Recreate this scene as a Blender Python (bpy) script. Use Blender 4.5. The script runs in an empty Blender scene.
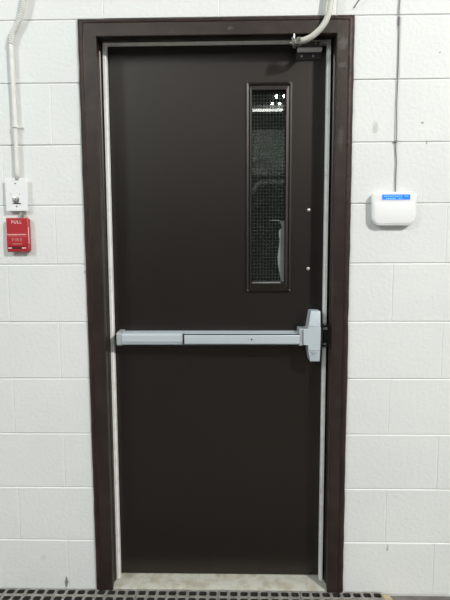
import bpy, bmesh, math, random
from mathutils import Vector, Matrix, noise
random.seed(4)
S = bpy.context.scene
C = S.collection
H = .2032                      # one block course
FZ = -.2090                    # floor level (z = 0 is the first mortar joint above it)

# ------------------------------------------------------------------ materials
def mat(name, col, rough=.5, metal=0., spec=.5, bump=None, var=None, emit=None, coat=0.):
    m = bpy.data.materials.new(name); m.use_nodes = True
    nt = m.node_tree; b = nt.nodes['Principled BSDF']
    b.inputs['Base Color'].default_value = (*col, 1)
    b.inputs['Roughness'].default_value = rough
    b.inputs['Metallic'].default_value = metal
    b.inputs['Specular IOR Level'].default_value = spec
    b.inputs['Coat Weight'].default_value = coat
    tc = nt.nodes.new('ShaderNodeTexCoord')
    if var:                                       # (scale, second colour, low, high)
        n = nt.nodes.new('ShaderNodeTexNoise'); n.inputs['Scale'].default_value = var[0]
        n.inputs['Detail'].default_value = 6
        nt.links.new(tc.outputs['Object'], n.inputs['Vector'])
        r = nt.nodes.new('ShaderNodeMapRange'); r.inputs[1].default_value = var[2]; r.inputs[2].default_value = var[3]
        nt.links.new(n.outputs['Fac'], r.inputs[0])
        x = nt.nodes.new('ShaderNodeMix'); x.data_type = 'RGBA'
        x.inputs[6].default_value = (*col, 1); x.inputs[7].default_value = (*var[1], 1)
        nt.links.new(r.outputs[0], x.inputs[0]); nt.links.new(x.outputs[2], b.inputs['Base Color'])
    if bump:                                      # (scale, strength, distance)
        n = nt.nodes.new('ShaderNodeTexNoise'); n.inputs['Scale'].default_value = bump[0]
        n.inputs['Detail'].default_value = 5
        nt.links.new(tc.outputs['Object'], n.inputs['Vector'])
        q = nt.nodes.new('ShaderNodeBump'); q.inputs['Strength'].default_value = bump[1]
        q.inputs['Distance'].default_value = bump[2]
        nt.links.new(n.outputs['Fac'], q.inputs['Height']); nt.links.new(q.outputs[0], b.inputs['Normal'])
    if emit:
        b.inputs['Emission Color'].default_value = (*emit[0], 1)
        b.inputs['Emission Strength'].default_value = emit[1]
    return m

def spots(m, places, col):
    """stains / chips with a shape of their own: (x, y, z, rx, rz, strength) in object space"""
    nt = m.node_tree; b = nt.nodes['Principled BSDF']
    tc = nt.nodes.new('ShaderNodeTexCoord')
    src = b.inputs['Base Color'].links[0].from_socket if b.inputs['Base Color'].links else None
    base = tuple(b.inputs['Base Color'].default_value)
    n = nt.nodes.new('ShaderNodeTexNoise'); n.inputs['Scale'].default_value = 120; n.inputs['Detail'].default_value = 4
    nt.links.new(tc.outputs['Object'], n.inputs['Vector'])
    acc = None
    for (x, z, rx, rz, s) in places:
        mp = nt.nodes.new('ShaderNodeMapping'); mp.vector_type = 'POINT'
        mp.inputs['Location'].default_value = (-x/rx, 0, -z/rz)
        mp.inputs['Scale'].default_value = (1/rx, 0, 1/rz)
        nt.links.new(tc.outputs['Object'], mp.inputs['Vector'])
        l = nt.nodes.new('ShaderNodeVectorMath'); l.operation = 'LENGTH'
        nt.links.new(mp.outputs[0], l.inputs[0])
        a = nt.nodes.new('ShaderNodeMath'); a.operation = 'MULTIPLY_ADD'      # noise*1.6 + length
        a.inputs[1].default_value = 1.8
        nt.links.new(n.outputs['Fac'], a.inputs[0]); nt.links.new(l.outputs['Value'], a.inputs[2])
        r = nt.nodes.new('ShaderNodeMapRange'); r.inputs[1].default_value = 1.75; r.inputs[2].default_value = 1.35
        r.inputs[3].default_value = 0; r.inputs[4].default_value = s
        nt.links.new(a.outputs[0], r.inputs[0])
        if acc is None: acc = r.outputs[0]
        else:
            mx = nt.nodes.new('ShaderNodeMath'); mx.operation = 'MAXIMUM'
            nt.links.new(acc, mx.inputs[0]); nt.links.new(r.outputs[0], mx.inputs[1]); acc = mx.outputs[0]
    x = nt.nodes.new('ShaderNodeMix'); x.data_type = 'RGBA'
    if src: nt.links.new(src, x.inputs[6])
    else: x.inputs[6].default_value = base
    x.inputs[7].default_value = (*col, 1)
    nt.links.new(acc, x.inputs[0]); nt.links.new(x.outputs[2], b.inputs['Base Color'])

M = {}
M['block'] = mat('painted_block', (.80, .81, .80), .55, spec=.3, bump=(75, .38, .004), var=(2.2, (.765, .78, .77), .4, .65))
M['side'] = mat('painted_side_wall', (.70, .72, .69), .7)
M['back'] = mat('far_wall_paint', (.78, .82, .76), .7)
M['lowband'] = mat('reflection_dark_lower', (.012, .018, .015), .7)
M['upper'] = mat('reflection_dark_upper', (.035, .04, .037), .7)
M['ceil'] = mat('ceiling_white', (.55, .55, .54), .8)
M['floor'] = mat('floor_concrete', (.13, .12, .112), .7, var=(14, (.22, .205, .19), .35, .7), bump=(90, .5, .002))
M['sill'] = mat('sill_concrete', (.52, .52, .46), .75, var=(22, (.40, .37, .29), .45, .66), bump=(60, .7, .003))
M['door'] = mat('brown_door_paint', (.0042, .0030, .0024), .38, spec=.78, var=(5, (.0055, .0040, .0033), .35, .7), bump=(260, .12, .0006))
M['frame'] = mat('brown_frame_paint', (.019, .0120, .0110), .38, spec=.6, var=(16, (.030, .021, .0190), .42, .66), bump=(45, .35, .002))
M['bead'] = mat('red_brown_edge_paint', (.030, .0135, .012), .48, spec=.4, var=(20, (.014, .009, .009), .4, .65), bump=(55, .7, .004))
M['alu'] = mat('weatherstrip_metal', (.93, .93, .91), .35, metal=0, var=(30, (.80, .79, .75), .5, .7))
M['silver'] = mat('silver_paint', (.56, .62, .67), .40, metal=.12, spec=.5)
M['silver2'] = mat('silver_paint_cap', (.44, .47, .49), .42, metal=.15)
M['steel'] = mat('zinc_steel', (.55, .54, .50), .33, metal=.8, var=(60, (.25, .24, .22), .4, .7))
M['dsteel'] = mat('dark_steel', (.075, .068, .064), .4, metal=.5)
M['chrome'] = mat('screw_chrome', (.80, .79, .75), .3, metal=.6)
M['magnet'] = mat('bright_contact_strip', (.93, .93, .91), .3)
M['black'] = mat('black_gap', (.008, .008, .008), .7)
M['white'] = mat('white_plastic', (.86, .865, .87), .38)
M['white2'] = mat('white_plate', (.84, .845, .84), .4)
M['conduit'] = mat('white_painted_conduit', (.78, .78, .755), .45, var=(30, (.70, .70, .67), .4, .7))
M['flex'] = mat('cream_conduit', (.60, .59, .54), .5)
M['red'] = mat('red_enamel', (.44, .020, .028), .38, coat=.2)
M['redt'] = mat('pale_lettering_glint', (.85, .74, .72), .5)
M['ghost'] = mat('faded_lettering', (.62, .27, .27), .5)
M['cable'] = mat('grey_cable', (.20, .18, .195), .55)
M['lcd'] = mat('blue_display', (.02, .12, .6), .3, emit=((.015, .18, .95), .85), var=None)
M['lcdt'] = mat('display_characters', (.2, .45, .9), .4, emit=((.10, .36, 1.0), .8))
M['mark'] = mat('grey_print', (.35, .35, .35), .6)
M['mesh'] = mat('wire_grey', (.66, .67, .62), .5, metal=.1)
M['sliver'] = mat('pale_sliver', (.22, .23, .225), .6, var=(60, (.20, .21, .20), .35, .7))
M['rubber'] = mat('grey_rubber', (.19, .185, .175), .6, spec=.5, var=(40, (.34, .32, .28), .42, .70), bump=(200, .4, .001))
M['under'] = mat('tile_hole_shade', (.040, .038, .035), .6)  # shade inside the tile holes, put into the colour
M['tan'] = mat('tan_rubber', (.50, .41, .24), .6, var=(25, (.38, .31, .19), .4, .7))
M['lamp'] = mat('lit_tube', (1, 1, 1), .4, emit=((1, .99, .95), 7))
M['lampb'] = mat('lit_bulb', (1, 1, 1), .4, emit=((1, .99, .95), 26))
M['housing'] = mat('lamp_housing', (.7, .7, .7), .5)
for k in ('door', 'frame', 'bead'): M[k].node_tree.nodes['Principled BSDF'].inputs['Specular Tint'].default_value = (1, .91, .84, 1)
M['curve'] = mat('pale_reflection_curve', (.75, .76, .72), .6)
g = mat('window_glass', (.9, .95, .92), .02)
gb = g.node_tree.nodes['Principled BSDF']; gb.inputs['Transmission Weight'].default_value = 1; gb.inputs['IOR'].default_value = 1.62
gt = g.node_tree
tr_, gl_, mx_, fr_ = (gt.nodes.new(k) for k in ('ShaderNodeBsdfTransparent', 'ShaderNodeBsdfGlossy', 'ShaderNodeMixShader', 'ShaderNodeFresnel'))
tr_.inputs[0].default_value = (.93, .96, .94, 1); gl_.inputs['Roughness'].default_value = .004; fr_.inputs['IOR'].default_value = 1.66
gt.links.new(fr_.outputs[0], mx_.inputs[0]); gt.links.new(tr_.outputs[0], mx_.inputs[1]); gt.links.new(gl_.outputs[0], mx_.inputs[2])
gt.links.new(mx_.outputs[0], gt.nodes['Material Output'].inputs['Surface'])
M['glass'] = g
spots(M['block'], [(-.118, -.165, .009, .030, .9), (1.068, -.020, .006, .018, .45), (1.14, 1.485, .006, .006, .7), (1.158, 1.42, .004, .008, .6),
                   (.985, 1.47, .014, .03, .3), (-.012, .99, .005, .010, .5),  (1.19, 1.71, .004, .004, .6),
                   (.02, -.12, .02, .06, .3), (-.2, -.07, .012, .018, .15)], (.16, .15, .13))
spots(M['door'], [(.704, 1.722, .022, .024, .95)], (.004, .004, .004))
spots(M['frame'], [(.87, 1.74, .022, .030, .55), (.868, 1.67, .018, .016, .5), (.868, 1.44, .012, .05, .4), (.50, 1.79, .012, .01, .5)], (.11, .105, .10))

# ------------------------------------------------------------------ helpers
ORI = {}
def finish(o, label=None, cat=None, group=None, kind=None):
    if label: o['label'] = label
    if cat: o['category'] = cat
    if group: o['group'] = group
    if kind: o['kind'] = kind
    return o
def thing(name, loc, label, cat=None, group=None, kind=None):
    o = bpy.data.objects.new(name, None); C.objects.link(o); o.location = loc; o.empty_display_size = .05
    ORI[o] = Vector(loc)
    return finish(o, label, cat, group, kind)
def obj(name, bm, m, parent=None, smooth=None, loc=None, bevel=0, seg=2):
    """bm holds world coordinates; the object's origin is its parent's (or loc)"""
    org = ORI[parent] if parent else Vector(loc or (0, 0, 0))
    bmesh.ops.translate(bm, verts=bm.verts, vec=-org)
    bmesh.ops.recalc_face_normals(bm, faces=bm.faces)
    me = bpy.data.meshes.new(name); bm.to_mesh(me); bm.free()
    me.materials.append(M[m])
    o = bpy.data.objects.new(name, me); C.objects.link(o)
    if smooth:
        for p in me.polygons: p.use_smooth = True
        if smooth != 'all': me.set_sharp_from_angle(angle=math.radians(35))
    if parent: o.parent = parent; 
    else: o.location = org
    ORI[o] = org
    if bevel:
        b = o.modifiers.new('bevel', 'BEVEL'); b.width = bevel; b.segments = seg; b.limit_method = 'ANGLE'; b.angle_limit = math.radians(30)
        if not smooth:
            for p in me.polygons: p.use_smooth = True
            me.set_sharp_from_angle(angle=math.radians(35))
    return o
def box(bm, x0, x1, y0, y1, z0, z1):
    v = [bm.verts.new(p) for p in ((x0,y0,z0),(x1,y0,z0),(x1,y1,z0),(x0,y1,z0),(x0,y0,z1),(x1,y0,z1),(x1,y1,z1),(x0,y1,z1))]
    for f in ((0,1,2,3),(4,5,6,7),(0,1,5,4),(1,2,6,5),(2,3,7,6),(3,0,4,7)): bm.faces.new([v[i] for i in f])
def prism(bm, a, b):
    """two equal-length loops joined and capped"""
    A = [bm.verts.new(p) for p in a]; B = [bm.verts.new(p) for p in b]; n = len(A)
    bm.faces.new(A); bm.faces.new(B[::-1])
    for i in range(n): bm.faces.new((A[i], A[(i+1)%n], B[(i+1)%n], B[i]))
def extr_x(bm, pts, x0, x1): prism(bm, [(x0, y, z) for y, z in pts], [(x1, y, z) for y, z in pts])
def extr_y(bm, pts, y0, y1): prism(bm, [(x, y0, z) for x, z in pts], [(x, y1, z) for x, z in pts])
def rrect(x0, x1, z0, z1, r, n=6):
    """rounded rectangle outline; r = radius or (bl, br, tr, tl)"""
    if not isinstance(r, tuple): r = (r,)*4
    out = []
    for (cx, cz, a, q) in ((x0, z0, 180, r[0]), (x1, z0, 270, r[1]), (x1, z1, 0, r[2]), (x0, z1, 90, r[3])):
        ox = cx + (q if a in (180, 90) else -q); oz = cz + (q if a in (180, 270) else -q)
        for k in range(n+1):
            t = math.radians(a + 90*k/n); out.append((ox + q*math.cos(t), oz + q*math.sin(t)))
    return out
def loft(bm, loops, cap=True):
    L = [[bm.verts.new(p) for p in l] for l in loops]; n = len(L[0])
    for A, B in zip(L, L[1:]):
        for i in range(n): bm.faces.new((A[i], A[(i+1)%n], B[(i+1)%n], B[i]))
    if cap: bm.faces.new(L[0]); bm.faces.new(L[-1][::-1])
def disc_y(bm, x, z, r, y0, y1, n=20, dome=0):
    ring = lambda q, y: [(x+q*math.cos(2*math.pi*i/n), y, z+q*math.sin(2*math.pi*i/n)) for i in range(n)]
    L = [ring(r, y1), ring(r, y0+dome)]
    if dome: L += [ring(r*.8, y0+dome*.4), ring(r*.4, y0)]
    loft(bm, L)
def smooth_path(pts, sub=8):
    P = [Vector(p) for p in pts]; P = [P[0]*2-P[1]] + P + [P[-1]*2-P[-2]]; out = []
    for i in range(1, len(P)-2):
        for k in range(sub):
            t = k/sub; a, b, c, d = P[i-1], P[i], P[i+1], P[i+2]
            out.append(.5*((2*b)+(c-a)*t+(2*a-5*b+4*c-d)*t*t+(3*b-a-3*c+d)*t**3))
    out.append(P[-2]); return out
def tube(bm, path, r, n=14):
    """r: radius or function of arc length"""
    s = 0; loops = []; up = Vector((0, 1, 0))
    for i, p in enumerate(path):
        t = (path[min(i+1, len(path)-1)] - path[max(i-1, 0)]).normalized()
        if i: s += (p - path[i-1]).length
        a = (up - t*up.dot(t)).normalized(); b = t.cross(a)
        q = r(s) if callable(r) else r
        loops.append([p + (a*math.cos(2*math.pi*k/n) + b*math.sin(2*math.pi*k/n))*q for k in range(n)])
    loft(bm, loops)
def resample(path, step):
    out = [path[0]]; acc = 0
    for a, b in zip(path, path[1:]):
        d = (b-a).length; t = step-acc
        while t <= d: out.append(a.lerp(b, t/d)); t += step
        acc = (acc + d) % step
    return out
def ring_xz(bm, outer, inner, y0, y1, yi=None):
    """rectangular ring (x0,x1,z0,z1) with depth; yi = front depth at the inner edge"""
    q = lambda r, y: [(r[0],y,r[2]),(r[1],y,r[2]),(r[1],y,r[3]),(r[0],y,r[3])]
    L = [q(outer, y1), q(outer, y0), q(inner, y0 if yi is None else yi), q(inner, y1)]
    V = [[bm.verts.new(p) for p in l] for l in L]
    for a in range(4):
        A, B = V[a], V[(a+1)%4]
        for i in range(4): bm.faces.new((A[i], A[(i+1)%4], B[(i+1)%4], B[i]))
def text_mesh(body, size, x, y, z, m, parent, name='lettering', depth=.0004, sx=1.0):
    cu = bpy.data.curves.new(name, 'FONT'); cu.body = body; cu.size = size; cu.align_x = 'CENTER'; cu.align_y = 'CENTER'
    cu.extrude = depth; cu.space_character = 1.2
    t = bpy.data.objects.new('t', cu); C.objects.link(t)
    bpy.context.view_layer.update()
    me = bpy.data.meshes.new_from_object(t.evaluated_get(bpy.context.evaluated_depsgraph_get()))
    bpy.data.objects.remove(t)
    me.transform(Matrix.Translation(Vector((x, y, z))-ORI[parent]) @ Matrix.Rotation(math.pi/2, 4, 'X') @ Matrix.Diagonal((sx, 1, 1, 1)))
    me.materials.clear(); me.materials.append(M[m]); me.name = name
    o = bpy.data.objects.new(name, me); C.objects.link(o); o.parent = parent; ORI[o] = ORI[parent]
    return o

# ------------------------------------------------------------------ wall of painted blocks
XL, XR, ZT, YB = -3.6, 4.8, 24*H, -9.6
OX0, OX1, OZ = .012, .904, 9*H - .012          # masonry opening behind the frame edges
bm = bmesh.new()
def block(x0, x1, z0, z1, ex0=True, ex1=True):
    if x1 - x0 < .004: return
    ix, iz, dx, dz = .0030, .0036, .0016, .0040
    j = random.uniform(-.0005, .0005)
    O = [(x0, dz, z0), (x1, dz, z0), (x1, dz, z1), (x0, dz, z1)]
    A = [(x0, dx, z0+iz), (x1, dx, z0+iz), (x1, dx, z1-iz), (x0, dx, z1-iz)]
    B = [(x0+ix, j, z0+iz), (x1-ix, j, z0+iz), (x1-ix, j, z1-iz), (x0+ix, j, z1-iz)]
    v = [[bm.verts.new(p) for p in l] for l in (O, A, B)]
    bm.faces.new(v[2])
    bm.faces.new((v[0][0], v[0][1], v[1][1], v[2][1], v[2][0], v[1][0]))
    bm.faces.new((v[0][3], v[0][2], v[1][2], v[2][2], v[2][3], v[1][3]))
    bm.faces.new((v[1][0], v[2][0], v[2][3], v[1][3])); bm.faces.new((v[1][1], v[2][1], v[2][2], v[1][2]))
for k in range(-1, 24):
    z0, z1 = k*H, (k+1)*H
    left = -.110 if k % 2 else -.285
    right = 1.236 if k % 2 else 1.058
    if k < 9:
        ll = sorted([OX0] + [left - .3855*i for i in range(12) if left-.3855*i > XL]) 
        rr = [OX1] + [right + .3855*i for i in range(12) if right+.3855*i < XR]
        rows = [[XL]+ll, rr+[XR]]
    else:
        s = .077 if k % 2 else -.116
        rows = [[XL] + [s + .3855*i for i in range(-12, 16) if XL+.02 < s + .3855*i < XR-.02] + [XR]]
    for row in rows:
        for a, b in zip(row, row[1:]): block(a, b, z0, z1)
box(bm, XL, OX0, .004, .19, FZ, ZT); box(bm, OX1, XR, .004, .19, FZ, ZT); box(bm, OX0, OX1, .004, .19, 9*H, ZT)
finish(obj('wall_front', bm, 'block'), 'white painted concrete block wall around the brown door', kind='structure')

def slab(name, m, dims, label):
    b = bmesh.new(); box(b, *dims); return finish(obj(name, b, m), label, kind='structure')
slab('floor', 'floor', (XL, XR, YB, .19, FZ-.1, FZ), 'bare grey concrete floor at the foot of the wall')
slab('ceiling', 'ceil', (XL, XR, YB, .19, ZT, ZT+.1), 'plain white ceiling high above the door wall')
slab('wall_left', 'side', (XL-.1, XL, YB, .19, FZ, ZT), 'pale side wall far left of the door')
slab('wall_right', 'side', (XR, XR+.1, YB, .19, FZ, ZT), 'pale side wall far right of the door')
wb = slab('wall_back', 'back', (XL, XR, YB-.1, YB, FZ, ZT), 'grey wall opposite the door with dark bands added for the pane reflection')
b = bmesh.new(); box(b, XL+.01, XR-.01, YB, YB+.02, FZ, 2.95); obj('reflection_band_lower', b, 'lowband', wb)  # unseen dark band added to darken the lower pane reflection
b = bmesh.new(); box(b, XL+.01, XR-.01, YB, YB+.02, 4.02, ZT-.001); obj('reflection_band_upper', b, 'upper', wb)  # unseen dark band added to darken the top of the pane reflection

# ------------------------------------------------------------------ door frame
FX0, FX1, FT = .002, .907, 1.8275
col_i = len
def sweep(bm, prof, extra=.006, jag=0, lean=True):
    """prof: (offset at sides, offset at head, y) from the frame's outer edge inward; mitred at the head"""
    cols = []
    z0_ = FZ + .022
    zs = [z0_ + (FT-z0_)*i/40 for i in range(40)] if jag else [z0_, .9]
    st = [('L', z) for z in zs] + [('LT', 0)] + ([('T', i/24) for i in range(1, 24)] if jag else []) + [('RT', 0)] + [('R', z) for z in zs[::-1]]
    for k, (s, t) in enumerate(st):
        col = []
        for i, (a, h, y) in enumerate(prof):
            if h > .03: h += .0075
            r = a + (extra if a > .03 else 0)
            if s == 'L': p = (FX0+a, y, t)
            elif s == 'R': p = (FX1-r, y, t)
            elif s == 'LT': p = (FX0+a, y, FT-h)
            elif s == 'RT': p = (FX1-r, y, FT-h)
            else: p = (FX0+a + (FX1-r-FX0-a)*t, y, FT-h)
            if jag:
                w = noise.noise(Vector((p[0]*14, i*3.1, p[2]*14)))*jag*(1.3 if i in (0, 1) else .6)
                if s in 'LR': p = (p[0]+w, p[1], p[2])
                elif s == 'T': p = (p[0], p[1], p[2]+w)
            t_ = (p[2]-FZ)/(FT-FZ)
            if s[0] == 'L' and lean: p = (p[0] + ((-.005 - .005*t_) if prof[col_i(col)][0] < .03 else .004*(1-t_)), p[1], p[2])
            col.append(bm.verts.new(p))
        cols.append(col)
    for A, B in zip(cols, cols[1:]):
        for i in range(len(prof)-1): bm.faces.new((A[i], A[i+1], B[i+1], B[i]))
bm = bmesh.new()
sweep(bm, [(.010, .008, .004), (.010, .008, -.011), (.012, .010, -.0125), (.050, .049, -.0125), (.052, .051, -.0105), (.052, .051, .004),
           (.0495, .044, .006), (.0495, .044, .030), (.0530, .0455, .032), (.0530, .0455, .125), (.02, .02, .125)])
frame = finish(obj('trim_1', bm, 'frame', smooth='auto'), 'dark brown painted steel frame around the door', kind='structure')
bm = bmesh.new()
sweep(bm, [(-.001, -.001, .006), (-.001, -.001, -.004), (.004, .003, -.0105), (.011, .008, -.0130), (.017, .0135, -.0150), (.021, .0165, -.0125)], jag=.0018)
obj('edge_bead', bm, 'bead', frame, smooth='all')['label'] = 'reddish brown ragged painted edge of the frame'
bm = bmesh.new()
sweep(bm, [(.0565, .0450, .0480), (.0575, .0465, .0440), (.0650, .0490, .0440), (.0695, .0500, .0480), (.0695, .0500, .0660), (.0565, .045, .066)], extra=.0085, lean=False)
obj('weatherstrip', bm, 'alu', frame, smooth='auto')['label'] = 'pale metal weatherstrip'
# strike on the latch jamb
bm = bmesh.new(); box(bm, .8275, .8500, .030, .046, .716, .800)
st = obj('strike', bm, 'black', frame, bevel=.002)
bm = bmesh.new()
box(bm, .826, .840, .022, .044, .782, .790); box(bm, .826, .838, .024, .044, .727, .733)
disc_y(bm, .834, .800, .005, .024, .036, 12, .002); disc_y(bm, .836, .716, .004, .028, .036, 12, .002)
obj('strike_lug', bm, 'steel', st)

# concrete sill under the door
bm = bmesh.new()
n = 40
top = []
for i in range(n+1):
    x = FX0+.03 + (FX1-FX0-.06)*i/n
    j = noise.noise(Vector((x*12, 0, 3)))*.004
    top.append([(x, -.004+j, FZ+.0005), (x, -.004+j, -.187), (x, .003+j, -.1835+j*.3), (x, .04, -.1815+j*.3), (x, .09, -.1800), (x, .19, -.1800), (x, .19, FZ+.0005)])
loft(bm, top)
finish(obj('trim_2', bm, 'sill', smooth='auto'), 'worn beige concrete sill under the door', kind='structure')

# ------------------------------------------------------------------ door leaf
DY = .070
door = thing('door_1', (.455, DY, -.176), 'dark brown steel exit door with narrow wired window and silver push bar', kind='structure')
LX0, LX1, LZ0, LZ1 = .056, .845, -.176, 1.786
HX0, HX1, HZ0, HZ1 = .572, .694, .941, 1.619
bm = bmesh.new(); ring_xz(bm, (LX0, LX1, LZ0, LZ1), (HX0-.004, HX1+.004, HZ0-.004, HZ1+.004), DY, DY+.044)
obj('panel', bm, 'door', door)
# vision light: outer flange, inner stop, glass, wires
bm = bmesh.new()
ring_xz(bm, (.5555, .7135, .9160, 1.6440), (.5620, .7070, .9225, 1.6375), .0630, .0705, .0600)
ring_xz(bm, (.5620, .7070, .9225, 1.6375), (.5660, .7030, .9270, 1.6330), .0600, .0705, .0655)
ring_xz(bm, (.5660, .7030, .9270, 1.6330), (HX0, HX1, HZ0, HZ1), .0655, .0740, .0620)
ring_xz(bm, (HX0, HX1, HZ0, HZ1), (HX0+.003, HX1-.003, HZ0+.003, HZ1-.003), .0640, .082, .070)
wf = obj('window_frame', bm, 'door', door)
bm = bmesh.new(); box(bm, HX0-.002, HX1+.002, 0.0826, .0834, HZ0-.002, HZ1+.002)
pane = obj('window_pane', bm, 'glass', door)
bm = bmesh.new()
nx, nz = 11, 56
for i in range(1, nx):
    x = HX0 + (HX1-HX0)*i/nx; tube(bm, [Vector((x, .0860, HZ0)), Vector((x, .0860, HZ1))], .00115, 6)
for i in range(1, nz):
    z = HZ0 + (HZ1-HZ0)*i/nz
    tube(bm, [Vector((HX0, .0854 + (.0012 if i % 2 else 0), z)), Vector((HX1, .0854 + (.0012 if i % 2 else 0), z))], .00115, 6)
wm = obj('wire_mesh', bm, 'mesh', door); wm['label'] = 'grey square wire mesh over the glass'
# pale film along the lower right edge of the pane
zz = [HZ0+.004+i*(1.172-HZ0-.004)/26 for i in range(27)]
def wsliver(t):
    base = .013 + .008*math.exp(-((t-.80)/.10)**2) + .013*math.exp(-((t-.40)/.26)**2)
    if t > .88: base = .010+.010*(t-.88)/.12
    return base + .0015*noise.noise(Vector((t*18, 0, 0)))
edge = [(HX1-wsliver(i/26), z) for i, z in enumerate(zz)]
outl = [(HX1-.001, zz[0]), (HX1-.001, 1.166), (HX1-.003, 1.172)] + [(HX1-.062, 1.173), (HX1-.062, 1.168)] + edge[::-1][1:] 
bm = bmesh.new()
for (a, b2) in zip(range(26), range(1, 27)):
    pts = [(edge[a][0], zz[a]), (HX1-.002, zz[a]), (HX1-.002, zz[b2]), (edge[b2][0], zz[b2])]
    extr_y(bm, pts, .0812, .0822)
extr_y(bm, [(HX1-.060, 1.1705), (HX1-.004, 1.1690), (HX1-.004, 1.172), (HX1-.050, 1.172)], .0812, .0822)
extr_y(bm, [(HX0+.003, HZ0+.003), (HX1-.002, HZ0+.003), (HX1-.002, HZ0+.009), (HX0+.003, HZ0+.008)], .0812, .0822)
bmesh.ops.remove_doubles(bm, verts=bm.verts, dist=.00001)
obj('edge_sliver', bm, 'sliver', door)['label'] = 'pale film along the lower edge of the window pane'
for z in (1.206, .997):
    bm = bmesh.new(); disc_y(bm, .777, z, .0062, .0655, .0705, 20, .003); s = obj('bolt_head', bm, 'chrome', door, smooth='auto')
    bm = bmesh.new(); box(bm, .7735, .7805, .0652, .0668, z-.0006, z+.0006); obj('bolt_slot', bm, 'dsteel', s)
    s['label'] = 'round chrome bolt head'
for (x, z, r) in ((.7055, 1.641, .0022), (.7105, .9185, .0022), (.560, .9190, .0018)):
    bm = bmesh.new(); disc_y(bm, x, z, r, .0590, .0650, 10, .0008); obj('trim_screw', bm, 'steel', door)
# contact bracket at the head of the leaf
bm = bmesh.new(); box(bm, .727, .811, .0655, .0705, 1.7190, 1.7430)
br = obj('contact_plate', bm, 'dsteel', door, bevel=.001); br['label'] = 'dark metal plate with two screws'
for x in (.745, .785):
    bm = bmesh.new(); disc_y(bm, x, 1.7300, .0042, .0620, .0660, 14, .002); obj('screw', bm, 'steel', br, smooth='auto')
bm = bmesh.new()
extr_x(bm, [(.070, 1.7430), (.052, 1.7430), (.047, 1.7450), (.047, 1.7510), (.056, 1.7550), (.070, 1.7550)], .729, .812)
obj('contact_magnet', bm, 'magnet', door, bevel=.0006)['label'] = 'pale metal contact strip'

# push bar (exit device) and its parts
prof = [(.070, .726), (.026, .726), (.016, .730), (.0125, .7385), (.0125, .7660), (.0160, .7685), (.030, .7705), (.070, .7715)]
bm = bmesh.new(); extr_x(bm, prof, .107, .751)
bar = obj('push_bar', bm, 'silver', door, bevel=.0008); bar['label'] = 'long silver push bar'
bm = bmesh.new(); extr_x(bm, [(.0125, .7395), (.0100, .7405), (.0100, .7640), (.0125, .7650)], .109, .3270); obj('rail_cover', bm, 'silver', bar, bevel=.0006)
bm = bmesh.new(); extr_x(bm, [(.0180, .7300), (.0045, .7330), (.0025, .7360), (.0025, .7640), (.0050, .7670), (.0125, .7680)], .3335, .7400)
tp = obj('touch_pad', bm, 'silver', bar, bevel=.001)
bm = bmesh.new(); box(bm, .3268, .3338, .0085, .0200, .7310, .7690); obj('pad_gap', bm, 'dsteel', bar)
bm = bmesh.new(); extr_x(bm, [(.0135, .7668), (.0028, .7668), (.0028, .7685), (.0135, .7685)], .3335, .7400); obj('pad_seam', bm, 'dsteel', bar)
bm = bmesh.new(); disc_y(bm, .5715, .7505, .0030, .0010, .0040, 14); obj('dogging_hole', bm, 'black', bar)
bm = bmesh.new(); extr_x(bm, [(.070, .7245), (.018, .7245), (.0085, .7290), (.0075, .7340), (.0075, .7700), (.0110, .7730), (.026, .7755), (.070, .7765)], .0905, .1080)
obj('end_cap', bm, 'silver2', bar, bevel=.002)
bm = bmesh.new(); box(bm, .7385, .7530, .0060, .070, .7270, .7880); obj('mounting_bracket', bm, 'silver2', bar, bevel=.002)
# latch head: stepped centre block with sloped caps
bm = bmesh.new()
extr_y(bm, [(.7530, .7310), (.7700, .7290), (.7700, .7110), (.8130, .7110), (.8130, .7965), (.7700, .7965), (.7700, .7880), (.7530, .7860)], .0000, .0700)
hd = obj('latch_case', bm, 'silver', door, bevel=.0014); hd['label'] = 'silver latch case at the end of the push bar'
def cap(z0, z1, m):
    b = bmesh.new(); s = 1 if z1 > z0 else -1
    loft(b, [[(.7705, .0015, z0), (.8125, .0015, z0), (.8125, .0695, z0), (.7705, .0695, z0)],
             [(.7785, .0080, z0+(z1-z0)*.93), (.8125, .0080, z0+(z1-z0)*.93), (.8125, .0695, z0+(z1-z0)*.93), (.7785, .0695, z0+(z1-z0)*.93)],
             [(.7800, .0110, z1), (.8120, .0110, z1), (.8120, .0695, z1), (.7800, .0695, z1)]])
    return obj('case_cap', b, m, hd, bevel=.0008)
cap(.7975, .8500, 'silver'); cap(.7100, .6690, 'silver')
bm = bmesh.new(); disc_y(bm, .789, .7060, .0085, .0005, .012, 16, .001); obj('cylinder_cover', bm, 'silver2', hd)
bm = bmesh.new(); extr_y(bm, [(.8120, .727), (.8260, .731), (.8260, .786), (.8120, .790)], .024, .056); obj('latch_bolt', bm, 'dsteel', hd, bevel=.002)

# contact switch on the frame head
cs = thing('contact_switch', (.765, .046, 1.757), 'slim dark contact switch under the frame head above the door plate', 'switch')
bm = bmesh.new(); box(bm, .729, .800, .024, .046, 1.7500, 1.7600); obj('switch_body', bm, 'dsteel', cs, bevel=.0015)
bm = bmesh.new(); box(bm, .802, .826, .022, .046, 1.7535, 1.7590); obj('end_bracket', bm, 'steel', cs, bevel=.001)
bm = bmesh.new(); disc_y(bm, .787, 1.755, .003, .021, .025, 12); obj('screw', bm, 'steel', cs)

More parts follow.
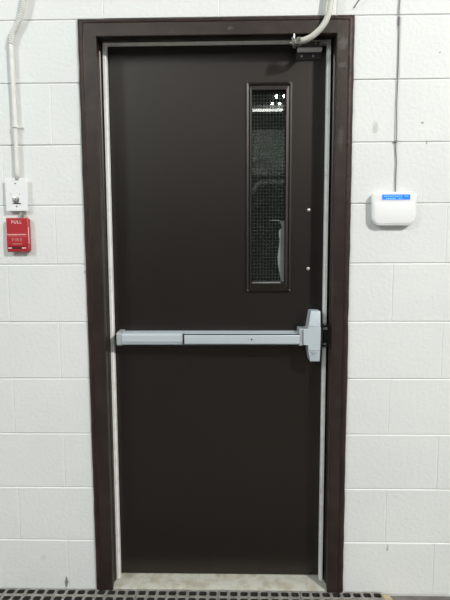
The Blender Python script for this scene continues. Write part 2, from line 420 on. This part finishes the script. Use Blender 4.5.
# cream flexible conduit dropping over the frame corner
fc = thing('flexible_conduit', (.70, -.012, 1.74), 'cream flexible conduit curving down over the top right frame corner', 'conduit')
path = smooth_path([(.842, -.028, 2.7), (.838, -.028, 2.2), (.830, -.028, 1.93), (.824, -.029, 1.860), (.815, -.031, 1.815), (.798, -.030, 1.783), (.772, -.026, 1.759), (.748, -.020, 1.7475), (.724, -.014, 1.7440)], 14)
bm = bmesh.new(); tube(bm, path, .0098, 18); obj('conduit_tube', bm, 'flex', fc, smooth='all')
bm = bmesh.new()
ax = [Vector((.731, -.014, 1.7442)), Vector((.719, -.012, 1.7435))]
tube(bm, ax, .0150, 8); obj('coupling_nut', bm, 'steel', fc)
bm = bmesh.new(); tube(bm, [Vector((.719, -.012, 1.7435)), Vector((.704, -.009, 1.742))], .0125, 16); tube(bm, [Vector((.7075, -.010, 1.7425)), Vector((.7035, -.0092, 1.7420))], .0175, 8)
tube(bm, smooth_path([(.705, -.009, 1.742), (.698, -.004, 1.744), (.700, .012, 1.750), (.716, .030, 1.754), (.731, .036, 1.755)], 6), .0048, 10)
obj('conduit_connector', bm, 'steel', fc, smooth='auto')
bm = bmesh.new()
tube(bm, [Vector((.7125, -.026, 1.736)), Vector((.7125, -.005, 1.728))], .003, 8); tube(bm, [Vector((.708, -.018, 1.752)), Vector((.708, -.018, 1.766))], .0028, 8)
obj('clamp_screw', bm, 'steel', fc)

# ------------------------------------------------------------------ left: conduit, key switch, pull station
wc = thing('wall_conduit', (-.239, -.012, 1.312), 'white conduit running down the wall to the key switch box', 'conduit')
low = smooth_path([(-.2385, -.012, 1.306), (-.2380, -.012, 1.45), (-.2385, -.012, 1.57), (-.2395, -.012, 1.66), (-.2400, -.012, 1.755)], 6)
bm = bmesh.new(); tube(bm, low, .0070, 18); obj('conduit_tube', bm, 'conduit', wc, smooth='all')
up = resample(smooth_path([(-.2400, -.012, 1.750), (-.231, -.013, 1.785), (-.204, -.015, 1.830), (-.188, -.016, 1.880), (-.165, -.018, 2.00), (-.14, -.018, 2.3), (-.13, -.018, 2.8)], 12), .0011)
bm = bmesh.new(); tube(bm, up, lambda s: .0086 + .0013*math.sin(2*math.pi*s/.0066), 18)
obj('corrugated_sleeve', bm, 'conduit', wc, smooth='all')['label'] = 'ribbed flexible upper section'
bm = bmesh.new()
box(bm, -.228, -.213, -.003, .0, 1.478, 1.485)
loft(bm, [[(-.2374+q*math.cos(a), -.012+q*math.sin(a), z) for q, a in [(.0105, math.radians(t)) for t in range(0, 360, 20)]] for z in (1.478, 1.485)])
cl = obj('conduit_clip', bm, 'conduit', wc); 
bm = bmesh.new(); disc_y(bm, -.218, 1.4815, .0020, -.0045, -.002, 10); obj('clip_screw', bm, 'steel', cl)

wc.location.x += .009
ks = thing('key_switch_box', (-.229, 0, 1.200), 'white key switch box mounted above the red pull station', 'switch')
bm = bmesh.new(); extr_y(bm, rrect(-.262, -.195, 1.206, 1.304, .003, 3), -.029, .0); obj('back_box', bm, 'white2', ks, bevel=.001)
bm = bmesh.new(); loft(bm, [[(x, y, z) for x, z in rrect(-.2655+i, -.1900-i, 1.2000+i, 1.3100-i, .0025, 3)] for y, i in ((-.0285, 0), (-.0320, 0), (-.0340, .0018))])
pl = obj('face_plate', bm, 'white', ks, smooth='auto')
for z in (1.2930, 1.2160):
    bm = bmesh.new(); disc_y(bm, -.2300 if z > 1.25 else -.2285, z, .0023, -.0350, -.0335, 12); obj('screw', bm, 'dsteel', pl)
bm = bmesh.new(); disc_y(bm, -.2300, 1.2390, .0115, -.0400, -.0335, 28, .002); kc = obj('key_cylinder', bm, 'steel', ks, smooth='auto')
bm = bmesh.new(); disc_y(bm, -.2300, 1.2400, .0065, -.0440, -.0395, 24, .001); obj('key_core', bm, 'chrome', kc, smooth='auto')
bm = bmesh.new(); box(bm, -.2312, -.2288, -.0446, -.0436, 1.2350, 1.2450); obj('key_slot', bm, 'black', kc)
bm = bmesh.new(); extr_y(bm, [(-.2435, 1.2250), (-.2120, 1.2235), (-.2120, 1.2255), (-.2240, 1.2290), (-.2300, 1.2275), (-.2360, 1.2285)], -.0370, -.0335); obj('key_stop', bm, 'dsteel', ks)
for x in (-.2468, -.2165):
    bm = bmesh.new(); extr_y(bm, [(x-.0008, 1.2555), (x+.0008, 1.2555), (x+.0008, 1.2574), (x+.0032, 1.2574), (x+.0032, 1.2583), (x+.0008, 1.2583), (x+.0008, 1.2602), (x-.0008, 1.2602)], -.0345, -.0336)
    obj('position_mark', bm, 'mark', pl)
bm = bmesh.new(); box(bm, -.2450, -.2140, -.0343, -.0336, 1.3020, 1.3026); obj('plate_crease', bm, 'mark', pl)
bm = bmesh.new(); tube(bm, [Vector((-.2150, -.016, 1.2010)), Vector((-.2150, -.016, 1.1745))], .0085, 14); tube(bm, [Vector((-.2150, -.016, 1.1900)), Vector((-.2150, -.016, 1.1840))], .0110, 8)
obj('pipe_nipple', bm, 'steel', ks, smooth='auto')

ps = thing('fire_pull_station', (-.228, 0, 1.063), 'red fire alarm pull station below the white key switch box', 'fire alarm')
bm = bmesh.new(); box(bm, -.2620, -.1900, -.030, .0, 1.0640, 1.1745); obj('back_box', bm, 'red', ps, bevel=.002)
bm = bmesh.new(); extr_x(bm, [(-.028, 1.0600), (-.043, 1.0620), (-.0470, 1.0700), (-.0470, 1.1180), (-.0440, 1.1210), (-.0440, 1.1730), (-.0400, 1.1770), (-.028, 1.1770)], -.2655, -.1905)
fcv = obj('front_cover', bm, 'red', ps, bevel=.0015)
bm = bmesh.new(); extr_x(bm, [(-.0430, 1.0765), (-.0520, 1.0790), (-.0540, 1.0840), (-.0520, 1.1140), (-.0480, 1.1185), (-.0430, 1.1195)], -.2600, -.1965); hdl = obj('pull_handle', bm, 'red', ps, bevel=.0015)
bm = bmesh.new(); box(bm, -.2645, -.1990, -.0484, -.0440, 1.1195, 1.1212); obj('white_line', bm, 'redt', fcv)
for a in (-.2610, -.2130):
    bm = bmesh.new(); box(bm, a, a+.0135, -.0490, -.0468, 1.0722, 1.0755); obj('white_line', bm, 'redt', fcv)
bm = bmesh.new(); box(bm, -.2475, -.2145, -.0500, -.0465, 1.0722, 1.0762); obj('finger_slot', bm, 'black', fcv)
bm = bmesh.new(); box(bm, -.1925, -.1897, -.0400, -.0330, 1.0900, 1.1450); obj('side_glint', bm, 'redt', ps, bevel=.0008)  # pale strip painting the highlight on the right edge of the box
text_mesh('PULL', .0150, -.2300, -.0443, 1.1620, 'redt', fcv, sx=.95)
text_mesh('FIRE', .0150, -.2285, -.0535, 1.1020, 'ghost', hdl, sx=1.15)
bm = bmesh.new(); box(bm, -.2440, -.2120, -.0248*2.17, -.0520, 1.0868, 1.0890); bmesh.ops.translate(bm, verts=bm.verts, vec=(0, -.0004, 0)); o_ = obj('faded_line', bm, 'ghost', hdl)
bm = bmesh.new(); disc_y(bm, -.2210, 1.1740, .0030, -.0440, -.0400, 12); obj('top_screw', bm, 'steel', ps)

for root in (ks, ps):                             # shallow surface boxes
    for o in [q for q in bpy.data.objects if ORI.get(q) == ORI[root] and q.type == 'MESH']:
        o.data.transform(Matrix.Diagonal((1, .46, 1, 1)))
    root.location.x -= .0065
# ------------------------------------------------------------------ right: keypad, cable
kp = thing('alarm_keypad', (1.0485, 0, 1.142), 'white rounded alarm keypad with a lit blue display', 'keypad')
def kl(i, y, r=.017, b=.030): return [(x, y, z) for x, z in rrect(.9725+i, 1.1245-i, 1.1430+i, 1.2560-i, (b, b, r, r), 8)]
def taper(l): return [(1.0485+(x-1.0485)*(1-.05*max(0, (1.20-z)/.058)), y, z) for x, y, z in l]
bm = bmesh.new(); loft(bm, [taper(kl(*a)) for a in ((.005, .0), (.002, -.004), (0, -.016), (.0004, -.022), (.0016, -.0252), (.0042, -.0270), (.010, -.0275))])
obj('keypad_case', bm, 'white', kp, smooth='auto')
bm = bmesh.new(); loft(bm, [taper([(x, y, z) for x, z in rrect(.9800+i, 1.1170-i, 1.1500+i, 1.2190, (.018, .018, .002, .002), 8)]) for y, i in ((-.0262, 0), (-.0286, .0005), (-.0296, .004))])
obj('cover_flap', bm, 'white', kp, smooth='auto')
bm = bmesh.new(); extr_y(bm, rrect(1.0040, 1.1035, 1.2270, 1.2490, .0025, 4), -.0282, -.026); bz = obj('display_bezel', bm, 'white2', kp)
bm = bmesh.new(); extr_y(bm, rrect(1.0075, 1.1005, 1.2295, 1.2465, .001, 3), -.0288, -.027); sc = obj('display', bm, 'lcd', kp); sc['label'] = 'lit blue display'
bm = bmesh.new()
for row, z in enumerate((1.2412, 1.2335)):
    for k in range(12 if row == 0 else 9):
        if random.random() < .85: box(bm, 1.0135+k*.0069, 1.0180+k*.0069, -.0291, -.0286, z-.0018, z+.0018)
obj('display_characters', bm, 'lcdt', sc)

for o in [q for q in bpy.data.objects if ORI.get(q) == ORI[kp] and q.type == 'MESH']: o.data.transform(Matrix.Diagonal((1, .78, 1, 1)))
cb = thing('alarm_cable', (1.056, -.004, 1.256), 'thin grey cable stapled down the wall to the keypad', 'cable')
pts = [(1.060, -.004, 2.8), (1.056, -.004, 2.2), (1.0535, -.004, 1.90), (1.0515, -.004, 1.84), (1.0535, -.004, 1.79), (1.0540, -.004, 1.66), (1.0530, -.004, 1.55), (1.0545, -.005, 1.45), (1.0535, -.004, 1.40), (1.0570, -.004, 1.36), (1.0565, -.004, 1.30), (1.0570, -.004, 1.245)]
bm = bmesh.new(); tube(bm, smooth_path(pts, 8), .0017, 10); obj('cable_run', bm, 'cable', cb, smooth='all')
bm = bmesh.new(); tube(bm, [Vector((1.0525, -.004, 1.820)), Vector((1.0525, -.004, 1.795))], .0034, 10); obj('cable_sleeve', bm, 'cable', cb)
bm = bmesh.new(); box(bm, 1.0500, 1.0570, -.0075, .0005, 1.4200, 1.4270); disc_y(bm, 1.0500, 1.4235, .0035, -.0060, 0, 12); obj('cable_clip', bm, 'cable', cb)
# short loose wire end near the frame corner
bm = bmesh.new(); tube(bm, smooth_path([(.905, -.003, 1.852), (.915, -.012, 1.866), (.928, -.014, 1.882), (.936, -.010, 1.900), (.94, -.004, 1.93)], 6), .0018, 8)
finish(obj('wire_end', bm, 'cable', loc=(.905, -.003, 1.852), smooth='all'), 'short dark loose wire on the wall above the frame corner', 'wire')

# ------------------------------------------------------------------ rubber drainage tiles at the foot of the wall
def tile_mesh(bm, x0, y1, w=.2985, d=.2985, nx=8, ny=9, t=.0205):
    """open grid of webs with rounded holes"""
    zt, zb = FZ+t, FZ+.0008
    px, py = w/nx, d/ny
    n = 4
    for i in range(nx):
        for j in range(ny):
            cx, cy = x0+px*(i+.5), y1-py*(j+.5)
            hx, hy, r = px*.355, py*.33, .006
            inner = [(x, y) for x, y in rrect(cx-hx, cx+hx, cy-hy, cy+hy, r, 3)]
            m = len(inner)
            outer = []
            for (x, y) in inner:                                    # project to the cell border
                dx, dy = (x-cx)/(px/2), (y-cy)/(py/2); s = max(abs(dx), abs(dy)); outer.append((cx+(x-cx)/s, cy+(y-cy)/s))
            corners = [(cx-px/2, cy-py/2), (cx+px/2, cy-py/2), (cx+px/2, cy+py/2), (cx-px/2, cy+py/2)]
            for q, c in enumerate(corners): outer[q*4+1 if True else 0] = c
            mid = [(cx+(x-cx)*1.12, cy+(y-cy)*1.12) for x, y in inner]
            O = [bm.verts.new((x, y, zt)) for x, y in outer]; Mi = [bm.verts.new((x, y, zt)) for x, y in mid]
            I = [bm.verts.new((x, y, zt-.0015)) for x, y in inner]; B = [bm.verts.new((x, y, zb)) for x, y in inner]
            for k in range(m):
                l = (k+1) % m
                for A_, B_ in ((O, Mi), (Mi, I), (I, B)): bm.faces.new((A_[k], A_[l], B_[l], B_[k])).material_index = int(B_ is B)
            bm.faces.new(B).material_index = 1  # hole floor coloured dark in place of shade
            # raised nub on each crossing
            nx_, ny_ = cx-px/2+.0, cy+py/2
            if i and j: box(bm, nx_-.0035, nx_+.0035, ny_-.0035, ny_+.0035, zt-.001, zt+.0012)
    for (a, b, c, e) in ((x0, y1, x0+w, y1), (x0+w, y1, x0+w, y1-d), (x0+w, y1-d, x0, y1-d), (x0, y1-d, x0, y1)):
        v = [bm.verts.new(p) for p in ((a, b, zt), (c, e, zt), (c, e, zb), (a, b, zb))]; bm.faces.new(v)
bm = bmesh.new(); tile_mesh(bm, 0, 0)
base = obj('mat_tile', bm, 'rubber', loc=(0, 0, FZ))
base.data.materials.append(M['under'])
TX = [(-.450, 'first rubber grid tile at the left photo edge under the pull station'),
      (-.150, 'rubber grid tile below the left leg of the door frame'),
      (.150, 'rubber grid tile against the left half of the door sill'),
      (.450, 'rubber grid tile against the right half of the door sill'),
      (.750, 'last rubber grid tile below the right frame leg beside the tan edge')]
for i, (x, lab) in enumerate(TX):
    o = base if i == 0 else base.copy()
    if i: C.objects.link(o)
    o.location = (x, -.0045, FZ)
    finish(o, lab, 'mat', 'rubber grid tiles along the foot of the wall')
bm = bmesh.new()
sec = [(.0, .0008), (.0, .0180), (.010, .0180), (.022, .0145), (.032, .0070), (.038, .0008)]
loft(bm, [[(1.0500+a, y, FZ+b) for a, b in sec] for y in (-.012, -.3065)])
for k in range(6): box(bm, 1.0480, 1.0500, -.03-.045*k-.008, -.03-.045*k+.008, FZ+.002, FZ+.010)
finish(obj('mat_edge_ramp', bm, 'tan', loc=(1.05, -.012, FZ), bevel=.002), 'tan sloped edge strip at the right end of the rubber tiles', 'mat edge')

for lab, pts, rr in (('upper pale sagging duct added on the far wall for the pane reflection', [(.2, -9.53, 3.05), (.9, -9.53, 3.25), (1.15, -9.53, 3.33), (1.4, -9.53, 3.2), (1.66, -9.53, 3.05), (2.4, -9.53, 2.98)], .05),
                     ('lower pale duct added on the far wall for the pane reflection', [(.3, -9.522, 2.3), (.88, -9.522, 2.50), (1.05, -9.522, 2.72), (1.3, -9.522, 2.78), (2.0, -9.522, 2.75)], .06)):
    bm = bmesh.new(); tube(bm, smooth_path(pts, 8), rr, 12)
    obj('reflection_curve', bm, 'curve', wb, smooth='all')['label'] = lab  # unseen pale shapes added to draw the arcs mirrored in the pane
# ------------------------------------------------------------------ lamps of the room (behind the camera), plus an added fill
def strip(loc, half, label, rot=0):
    t = thing('strip_light', loc, label, 'ceiling light', 'ceiling strip lights')
    x, y, z = loc
    bm = bmesh.new(); box(bm, x-half, x+half, y-.07, y+.07, z+.03, z+.09); obj('lamp_housing', bm, 'housing', t)
    for s in (-.035, .035):
        bm = bmesh.new(); tube(bm, [Vector((x-half+.03, y+s, z+.012)), Vector((x+half-.03, y+s, z+.012))], .011, 10); obj('lamp_tube', bm, 'lamp', t)
    for s in (-.8, .8):
        bm = bmesh.new(); tube(bm, [Vector((x+half*s, y, z+.09)), Vector((x+half*s, y, ZT))], .004, 6); obj('hanger', bm, 'housing', t)
strip((.80, -7.0, 3.66), .62, 'strip light hanging in the middle of the room opposite the door')
for x, y, z, q, lab, grp in ((1.39, -8.3, 4.34, .038, 'round pendant lamp behind the hanging strip light', 'pendant lamps at the back'), (1.55, -8.3, 4.34, .038, 'round pendant lamp behind the hanging strip light', 'pendant lamps at the back'),
                  (1.19, -6.85, 3.74, .026, 'small round lamp just in front of the hanging strip light', 'small lamps before the strip light'), (1.32, -6.85, 3.74, .026, 'small round lamp just in front of the hanging strip light', 'small lamps before the strip light')):
    t = thing('pendant_lamp', (x, y, z), lab, 'ceiling light', grp)
    bm = bmesh.new(); bmesh.ops.create_uvsphere(bm, u_segments=16, v_segments=10, radius=q, matrix=Matrix.Translation((x, y, z))); obj('lamp_globe', bm, 'lampb', t, smooth='all')
    bm = bmesh.new(); tube(bm, [Vector((x, y, z+q*.9)), Vector((x, y, ZT))], .006, 6); obj('lamp_stem', bm, 'housing', t)

def area(name, loc, size, power, col, target):
    l = bpy.data.lights.new(name, 'AREA'); l.shape = 'RECTANGLE'; l.size, l.size_y = size; l.energy = power; l.color = col
    o = bpy.data.objects.new(name, l); C.objects.link(o); o.location = loc
    o.rotation_euler = (Vector(target)-Vector(loc)).to_track_quat('-Z', 'Y').to_euler()
    return o
area('key_lamp', (3.88, -3.77, 4.33), (.30, .30), 238, (1, .985, .95), (.6, 0, .9))
area('second_lamp', (-2.4, -2.7, 3.3), (.6, .6), 54, (.92, 1, .99), (.3, 0, .9))
area('room_fill', (-.1, -6.9, 4.86), (6, 4.6), 160, (.93, .98, 1), (.5, -6.9, 0))  # broad overhead fill, added to lift the walls and the header recess

w = bpy.data.worlds.new('world'); S.world = w; w.use_nodes = True
w.node_tree.nodes['Background'].inputs[0].default_value = (.02, .022, .02, 1)
w.node_tree.nodes['Background'].inputs[1].default_value = .4

# ------------------------------------------------------------------ camera
cam = bpy.data.cameras.new('camera'); co = bpy.data.objects.new('camera', cam); C.objects.link(co)
pit, yaw, rol = .0939, -.02106, -.00401
cp, sp, cy, sy, cr, sr = math.cos(pit), math.sin(pit), math.cos(yaw), math.sin(yaw), math.cos(rol), math.sin(rol)
fw = Vector((sy*cp, cy*cp, -sp)); r = Vector((cy, -sy, 0)); u = r.cross(fw)
r2 = r*cr+u*sr; u2 = u*cr-r*sr
mw = Matrix((r2, u2, -fw)).transposed().to_4x4(); mw.translation = Vector((.51233, -1.6284, 1.04394))
co.matrix_world = mw
cam.sensor_fit = 'VERTICAL'; cam.sensor_height = 36; cam.sensor_width = 27; cam.lens = 36*468/600; cam.clip_start = .02
S.camera = co
S.view_settings.view_transform = 'Standard'; S.view_settings.look = 'None'; S.view_settings.gamma = 1
S.view_settings.use_curve_mapping = False
S.view_settings.exposure = .09
